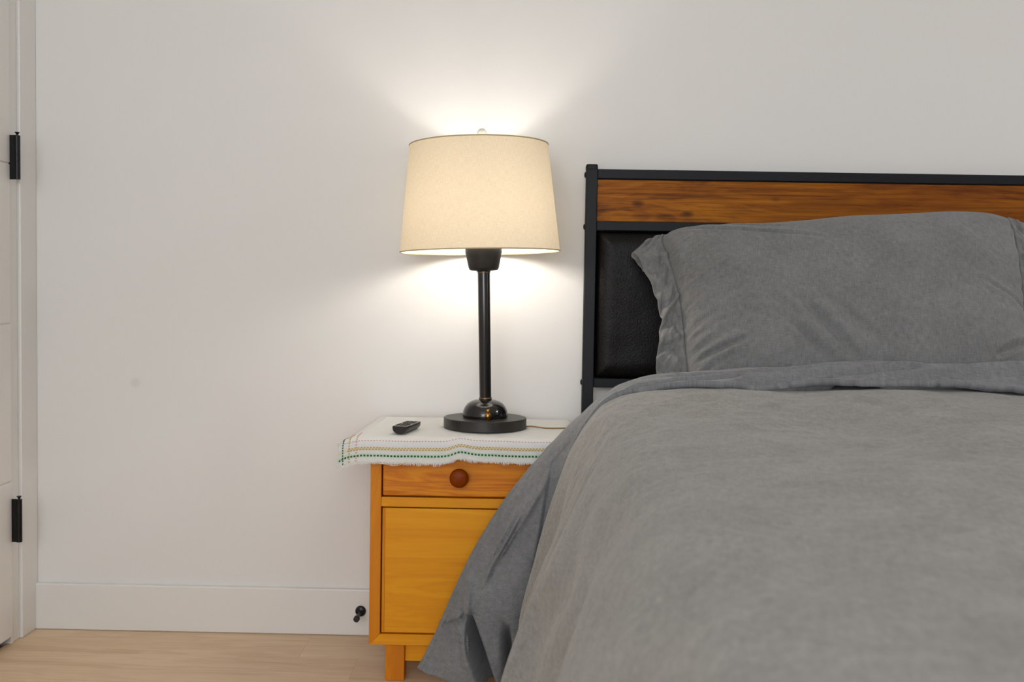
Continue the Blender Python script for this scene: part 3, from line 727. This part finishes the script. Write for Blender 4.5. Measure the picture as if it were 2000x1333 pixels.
# left side must point to -x
ctr = (q[:, 0] < bxc); nrm[ctr & (nrm[:, 0] > 0.2)] *= -1; nrm[~ctr & (nrm[:, 0] < -0.2)] *= -1
tl = np.linspace(0, 1, NTT); YH, YF = -0.470, -2.02
Rf = 0.16                                                     # rounded foot end, then falls to the floor
flat = abs(YF - YH); total = flat + Rf * math.pi / 2 + 0.36
tt = tl * total
ycoord = np.where(tt < flat, YH - tt, YF - Rf * np.sin(np.clip((tt - flat) / Rf, 0, math.pi / 2)))
drop = np.where(tt < flat, 0, np.where(tt < flat + Rf * math.pi / 2, Rf * (1 - np.cos(np.clip((tt - flat) / Rf, 0, math.pi / 2))), Rf + tt - flat - Rf * math.pi / 2))
Q = np.repeat(q[:, None, :], NTT, 1); N2 = np.repeat(nrm[:, None, :], NTT, 1)
AR = np.repeat(arc[:, None], NTT, 1); TT = np.repeat(tt[None, :], NS, 0)
side = np.clip((0.745 - Q[..., 1]) / 0.60, 0, 1)              # 0 on top, 1 at the hem
top = 1 - sstep(0.0, 0.12, side)
slope = -0.075 * sstep(0.0, flat, TT)                          # bed sags towards the foot
lumps = 0.015 * fbm(Q[..., 0] * 2.3, TT * 2.0, 3, 21) * top
# soft pulled wrinkles
rx = Q[..., 0]; wr = 0.0046 * ridge(rx * 3.0 + TT * 5 + 0.6 * fbm(rx * 3, TT * 3, 2, 8), TT * 2.2 - rx * 6.0, 3, 31) * (0.35 + 0.65 * sstep(-0.2, 0.6, fbm(rx * 2.2, TT * 2.2, 2, 41)))
fine = 0.0012 * ridge(rx * 9 + TT * 6, TT * 16, 3, 51)
# gathers running away from the turned-back edge
gath = 0.0035 * np.sin(TT * 120 + 3 * fbm(rx * 4, TT * 4, 2, 61)) * np.exp(-TT / 0.10) * sstep(0.55, 0.2, rx) * sstep(0.14, 0.25, rx)
# hanging folds on the sides
hf = side * (0.030 * np.sin(TT * 11.5 + 2.0 * side + 1.2 * fbm(TT * 2, side * 2, 2, 71)) + 0.014 * np.sin(TT * 27 - 3 * side + 1.7 * fbm(TT * 3, side * 3, 2, 72)))
hf = hf * sstep(0.02, 0.30, TT) + side * 0.02 * sstep(0.05, 0.5, TT)
disp = lumps + wr + fine + gath + hf
X = Q[..., 0] + N2[..., 0] * disp
Z = Q[..., 1] + N2[..., 1] * disp + slope * (1 - 0.7 * side)
Yc = np.repeat(ycoord[None, :], NS, 0)
dd = np.repeat(drop[None, :], NS, 0)
Z = np.maximum(Z - dd * (1 - side), 0.05 + 0.004 * fbm(TT * 6, AR * 6, 2, 5))
Yc = Yc + 0.03 * np.sin(rx * 9) * sstep(0.05, 0.4, dd)
cover = link('cover', grid_mesh('cover', np.stack([X, Yc, Z], -1) - doff, np.stack([AR, TT], -1)), M['duvet'], dv)
solidify(cover, 0.012, -1.0)

# turned-back head end: back crease A(s) near the pillow, hem B(s) lying on the cover
Apts = [(1.96, 0.800), (1.60, 0.808), (1.35, 0.812), (1.131, 0.810), (0.910, 0.808), (0.735, 0.804), (0.560, 0.794), (0.443, 0.783), (0.326, 0.769), (0.267, 0.760), (0.221, 0.743), (0.174, 0.709), (0.128, 0.670), (0.093, 0.638), (0.047, 0.587),
        (0.001, 0.531), (-0.046, 0.468), (-0.092, 0.392), (-0.127, 0.325), (-0.161, 0.247), (-0.196, 0.161), (-0.225, 0.100), (-0.236, 0.080)]
Bpts = [(1.96, 0.748), (1.60, 0.758), (1.35, 0.763), (1.131, 0.762), (0.910, 0.760), (0.735, 0.757), (0.560, 0.757), (0.443, 0.757), (0.326, 0.755), (0.267, 0.750), (0.221, 0.741), (0.178, 0.719), (0.146, 0.682), (0.122, 0.643), (0.098, 0.584),
        (0.078, 0.518), (0.060, 0.445), (0.044, 0.370), (0.030, 0.300), (0.018, 0.230), (0.004, 0.150), (-0.006, 0.090), (-0.010, 0.062)]
NA, NB = 620, 90
sA = np.linspace(0, 1, NA)
def along(pts, key):
    """evaluate through all points with a shared parameter"""
    p = np.array(pts); k = np.array(key); out = []
    ext = np.vstack([2 * p[0] - p[1], p, 2 * p[-1] - p[-2]])
    kk = np.interp(sA, k, np.arange(len(p))); i = np.minimum(kk.astype(int), len(p) - 2); t = (kk - i)[:, None]
    a, b, c, d = ext[i], ext[i + 1], ext[i + 2], ext[i + 3]
    return 0.5 * ((2 * b) + (-a + c) * t + (2 * a - 5 * b + 4 * c - d) * t ** 2 + (-a + 3 * b - 3 * c + d) * t ** 3)
key = np.concatenate([[0], np.cumsum(np.linalg.norm(np.diff(np.array(Apts), axis=0), axis=1))]); key /= key[-1]
PA = along(Apts, key); PB = along(Bpts, key)
V = np.linspace(0, 1, NB)[None, :]
hang = sstep(0.72, 0.20, PA[:, 1])[:, None]
XA = PA[:, 0:1] * (1 - V) + PB[:, 0:1] * V; ZA = PA[:, 1:2] * (1 - V) + PB[:, 1:2] * V
YA = -0.452 - 0.128 * V - 0.012 * hang * (1 - V)
acr = (np.cumsum(np.concatenate([[0], np.linalg.norm(np.diff(PA, axis=0), axis=1)])))[:, None] + 0 * V
wid = np.hypot(PA[:, 0:1] - PB[:, 0:1], 0.128) * V
# puffed cross section: rolls over at the crease, rises, dips to the hem
bul = np.sin(math.pi * V ** 0.75)
ZA = ZA + (1 - hang) * (0.012 * bul + 0.004 * fbm(acr * 5, V * 2.0, 2, 81))
YA = YA - hang * (0.030 * bul)
ZA = ZA + (1 - hang) * V ** 4 * (0.004 + 0.016 * np.clip(fbm(XA * 3.3, 0 * V, 2, 83), 0, 1) + 0.010 * np.exp(-((XA - 0.62) / 0.07) ** 2))
# long diagonal folds across the top strip
for (x0, v0, x1, v1, wdt, dep) in ((0.62, 0.62, 0.86, 0.40, 0.05, 0.014), (0.80, 0.86, 1.12, 0.50, 0.06, 0.014), (0.98, 0.55, 1.20, 0.35, 0.05, 0.008), (0.26, 0.92, 0.46, 0.62, 0.04, 0.010), (0.50, 0.90, 0.66, 0.74, 0.045, 0.016), (0.35, 0.40, 0.70, 0.30, 0.04, 0.005)):
    d, t, sd = seg_dist(XA + 0 * V, 0.22 * V + 0 * XA, x0, 0.22 * v0, x1, 0.22 * v1)
    ZA = ZA - (1 - hang) * dep * np.exp(-(d / (wdt * 0.35)) ** 2) + (1 - hang) * dep * 0.5 * np.exp(-((d - wdt * 0.6) / (wdt * 0.4)) ** 2) * (sd > 0)
# creases down the hanging flap: ridges that start at the outer edge and run inwards
hz = ZA; hxn = XA
def crease(x0, z0, x1, z1, wdt, dep, sharp=0.35):
    global YA
    d, t, sd = seg_dist(hxn, hz, x0, z0, x1, z1)
    env = np.sin(math.pi * np.clip(t * 0.92 + 0.04, 0, 1)) ** 0.6
    prof_ = np.exp(-(np.abs(sd) / np.where(sd > 0, wdt, wdt * sharp)) ** 2) * np.where(d > np.abs(sd) + 1e-4, np.exp(-((d - np.abs(sd)) / 0.01) ** 2), 1)
    YA = YA + dep * env * prof_ * sstep(0.02, 0.2, hang)
crease(-0.108, 0.215, -0.050, 0.035, 0.019, 0.140, 0.25)
crease(-0.135, 0.215, -0.075, 0.035, 0.014, -0.030, 0.6)
crease(-0.028, 0.200, -0.018, 0.030, 0.012, 0.100, 0.3)      # deep pocket near the floor
crease(-0.180, 0.180, -0.115, 0.225, 0.010, 0.016)
crease(-0.085, 0.300, -0.010, 0.470, 0.009, -0.024)
crease(-0.052, 0.365, 0.030, 0.520, 0.009, -0.022)
crease(-0.010, 0.420, 0.060, 0.560, 0.010, -0.018)
crease(-0.125, 0.100, -0.118, 0.320, 0.012, -0.022)
crease(0.040, 0.10, 0.095, 0.560, 0.018, 0.030)
crease(0.005, 0.20, 0.075, 0.610, 0.016, 0.016)
crease(0.060, 0.560, 0.150, 0.690, 0.012, 0.014)
YA = YA + hang * 0.055 * V ** 4
XA = XA + hang * 0.010 * V ** 3
YA = YA + hang * 0.010 * fbm(XA * 14 + ZA * 5, ZA * 7, 3, 91)
ZA = ZA + (1 - hang) * 0.0016 * ridge(acr * 14, wid * 22 + acr * 3, 3, 93)
# welted edge seam just inside the crease
seam = np.exp(-((wid - 0.014) / 0.003) ** 2); YA = YA + hang * 0.007 * seam; ZA = ZA - (1 - hang) * 0.002 * seam
fo = link('turned_back_end', grid_mesh('turned_back_end', np.stack([XA, YA, ZA], -1) - doff, np.stack([acr, wid], -1)), M['duvet_rev'], dv)
solidify(fo, 0.014, -1.0)

# ------------------------------------------------------------------ pillow
pa = np.array([0, -0.37, 0.745]); pb = np.array([0, -0.13, 1.14]); pt = (pb - pa) / np.linalg.norm(pb - pa); pn = np.array([0, -pt[2], pt[1]])
pw = tag(empty('pillow', (0.80, -0.30, 0.76)), 'grey linen pillow with flat flanged ends leaning against the headboard', 'pillow')
poff = np.array(pw.location)
Ls = [(0.392, -0.060), (0.390, 0.034), (0.387, 0.125), (0.385, 0.197), (0.377, 0.271), (0.362, 0.347), (0.348, 0.402), (0.352, 0.424)]
Lo = [(0.328, -0.060), (0.321, 0.030), (0.325, 0.095), (0.333, 0.152), (0.338, 0.189), (0.333, 0.214), (0.313, 0.277), (0.290, 0.343), (0.281, 0.373), (0.300, 0.398)]
Tp = [(0.352, 0.424), (0.413, 0.440), (0.492, 0.447), (0.598, 0.452), (0.705, 0.463), (0.786, 0.474), (0.893, 0.484), (1.027, 0.495), (1.108, 0.501), (1.187, 0.503), (1.245, 0.494)]
Rs = [(1.205, -0.060), (1.200, 0.057), (1.229, 0.228), (1.244, 0.349), (1.252, 0.443), (1.245, 0.494)]
Ro = [(1.275, -0.060), (1.285, 0.057), (1.300, 0.228), (1.305, 0.349), (1.305, 0.430), (1.300, 0.470)]
Bt = [(0.392, -0.060), (0.70, -0.070), (1.00, -0.070), (1.205, -0.060)]
NU, NV = 420, 260
u = np.linspace(0, 1, NU); v = np.linspace(0, 1, NV)
L_, R_, T_, B_ = curve_eval(Ls, v), curve_eval(Rs, v), curve_eval(Tp, u), curve_eval(Bt, u)
U, Vv = np.meshgrid(u, v, indexing='ij'); U3, V3 = U[..., None], Vv[..., None]
IP = (1 - U3) * L_[None] + U3 * R_[None] + (1 - V3) * B_[:, None] + V3 * T_[:, None] - ((1 - U3) * (1 - V3) * L_[0] + U3 * (1 - V3) * R_[0] + (1 - U3) * V3 * L_[-1] + U3 * V3 * R_[-1])
def puff(x, e): return np.clip(1 - (1 - np.clip(x / e, 0, 1)) ** 2.2, 0, 1)
Wp, Hp = 0.86, 0.55
bulge = puff(U, 0.30) * puff(1 - U, 0.30) * puff(Vv, 0.42) * puff(1 - Vv, 0.36)
thick = 0.105 * bulge ** 0.75
PX, PT = IP[..., 0], IP[..., 1]
dl = U * Wp; dr_ = (1 - U) * Wp
fm = np.clip(bulge * 6, 0, 1)
# gathers radiating from the stitched seams
ang = 0.55 * dl
gl = np.sin((PT - ang) * 190 + 4.0 * fbm(PT * 9, dl * 4, 3, 101)) * 0.55 + ridge(PT * 22 - dl * 12, dl * 7, 3, 103) * 0.6
thick = thick + 0.016 * sstep(0.0, 0.020, dl) * sstep(0.0, 0.020, dr_) * puff(Vv, 0.05) * puff(1 - Vv, 0.04)
wr = 0.0110 * gl * np.exp(-dl / 0.055) * sstep(0.0, 0.012, dl) + 0.0040 * np.sin((PT + 0.4 * dr_) * 110 + 3 * fbm(PT * 8, dr_ * 4, 2, 105)) * np.exp(-dr_ / 0.05) * sstep(0, 0.012, dr_)
wr += 0.0016 * ridge(PX * 5 + PT * 3, PT * 9 - PX * 2, 3, 107) * fm + 0.006 * fbm(PX * 4, PT * 4, 2, 109) * fm
for (x0, t0, x1, t1, wdt, dep) in ((0.640, 0.170, 0.760, 0.030, 0.024, 0.011), (0.600, 0.130, 0.700, 0.020, 0.018, 0.008), (0.560, 0.200, 0.650, 0.110, 0.018, 0.006), (0.700, 0.190, 0.820, 0.060, 0.020, 0.006),
                                   (0.400, 0.418, 0.720, 0.350, 0.012, 0.008), (0.420, 0.445, 0.640, 0.405, 0.010, 0.006), (1.08, 0.24, 1.22, 0.19, 0.012, 0.005), (1.10, 0.05, 1.19, 0.10, 0.014, 0.012),
                                   (0.40, 0.04, 0.52, 0.075, 0.014, 0.010), (0.43, 0.25, 0.56, 0.31, 0.016, 0.004), (0.42, 0.16, 0.55, 0.24, 0.016, 0.004)):
    d, t, sd = seg_dist(PX, PT, x0, t0, x1, t1); env = np.sin(math.pi * np.clip(0.05 + 0.9 * t, 0, 1)) ** 0.7
    wr = wr - dep * env * np.exp(-(d / (wdt * 0.55)) ** 2) + 0.55 * dep * env * np.exp(-((d - wdt * 0.95) / (wdt * 0.6)) ** 2)
def to_world(ix, it, off): return np.stack([ix, 0 * ix, 0 * ix], -1) + pa * [0, 1, 1] + it[..., None] * pt + off[..., None] * pn
edge = puff(Vv, 0.05) * puff(1 - Vv, 0.03)
Pf = to_world(PX, PT, 0.004 + thick + wr * edge); Pb = to_world(PX, PT, -0.004 - 0.55 * thick)
UVp = np.stack([PX, PT], -1)
link('front_panel', grid_mesh('front_panel', Pf - poff, UVp), M['pillow'], pw)
link('back_panel', grid_mesh('back_panel', Pb - poff, UVp, flip=True), M['pillow'], pw)
def flange(outer, inner, sgn, seed):
    n, m = 40, 240; vv = np.linspace(0, 1, m); O, I = curve_eval(outer, vv), curve_eval(inner, vv)
    k = np.linspace(0, 1, n)[:, None]; FX = O[None, :, 0] * k + I[None, :, 0] * (1 - k); FT = O[None, :, 1] * k + I[None, :, 1] * (1 - k)
    w = 0.0075 * np.sin((FT + 0.35 * k * 0.06) * 105 + 2.5 * fbm(FT * 7, k * 2, 2, seed)) + 0.0055 * ridge(FT * 18 + k * 1.5, k * 1.2 + FT * 3, 3, seed + 2)
    offn = 0.004 + 0.006 * np.exp(-k / 0.12) * sstep(0.0, 0.05, k) + w * sstep(0.02, 0.4, k) * 0.9 + 0.006 * k - 0.010 * k * k
    if sgn < 0:
        for (t0, t1, kk, dep, wd) in ((0.24, 0.17, 0.45, 0.010, 0.006), (0.36, 0.33, 0.5, 0.008, 0.008), (0.13, 0.10, 0.6, 0.006, 0.006)):
            c = t0 + (t1 - t0) * k; offn = offn + dep * np.exp(-((FT - c) / wd) ** 2)
    FXj = FX + 0.0025 * fbm(FT * 30, 0 * k, 2, seed + 4) * k
    P = to_world(FXj, FT, offn)
    o = link('flange', grid_mesh('flange', P - poff, np.stack([FX, FT], -1), flip=sgn < 0), M['pillow'], pw); solidify(o, 0.004, 0.0)
    e = [tuple(to_world(np.array(FXj[-1, j]), np.array(FT[-1, j]), np.array(offn[-1, j])) - poff) for j in range(0, m, 3)]
    tube('hem', e, 0.0026, M['pillow'], o, 6)
flange(Lo, Ls, -1, 201); flange(Ro, Rs, 1, 221)
# rear layer of the left flange, splayed out at the top corner
def rear_flap():
    n, m = 24, 60; vv = np.linspace(0, 1, m)
    O = curve_eval([(0.300, 0.330), (0.288, 0.352), (0.272, 0.378), (0.283, 0.394), (0.312, 0.412), (0.360, 0.430)], vv); I = curve_eval([(0.365, 0.320), (0.366, 0.360), (0.366, 0.395), (0.372, 0.420), (0.385, 0.428)], vv)
    k = np.linspace(0, 1, n)[:, None]; FX = O[None, :, 0] * k + I[None, :, 0] * (1 - k); FT = O[None, :, 1] * k + I[None, :, 1] * (1 - k)
    w = 0.003 * np.sin((FX * 0.8 - FT) * 170) * k
    o = link('flange', grid_mesh('rear_flange', to_world(FX, FT, -0.012 - 0.012 * k + w) - poff, np.stack([FX, FT], -1), flip=True), M['pillow'], pw); solidify(o, 0.004, 0.0)
rear_flap()
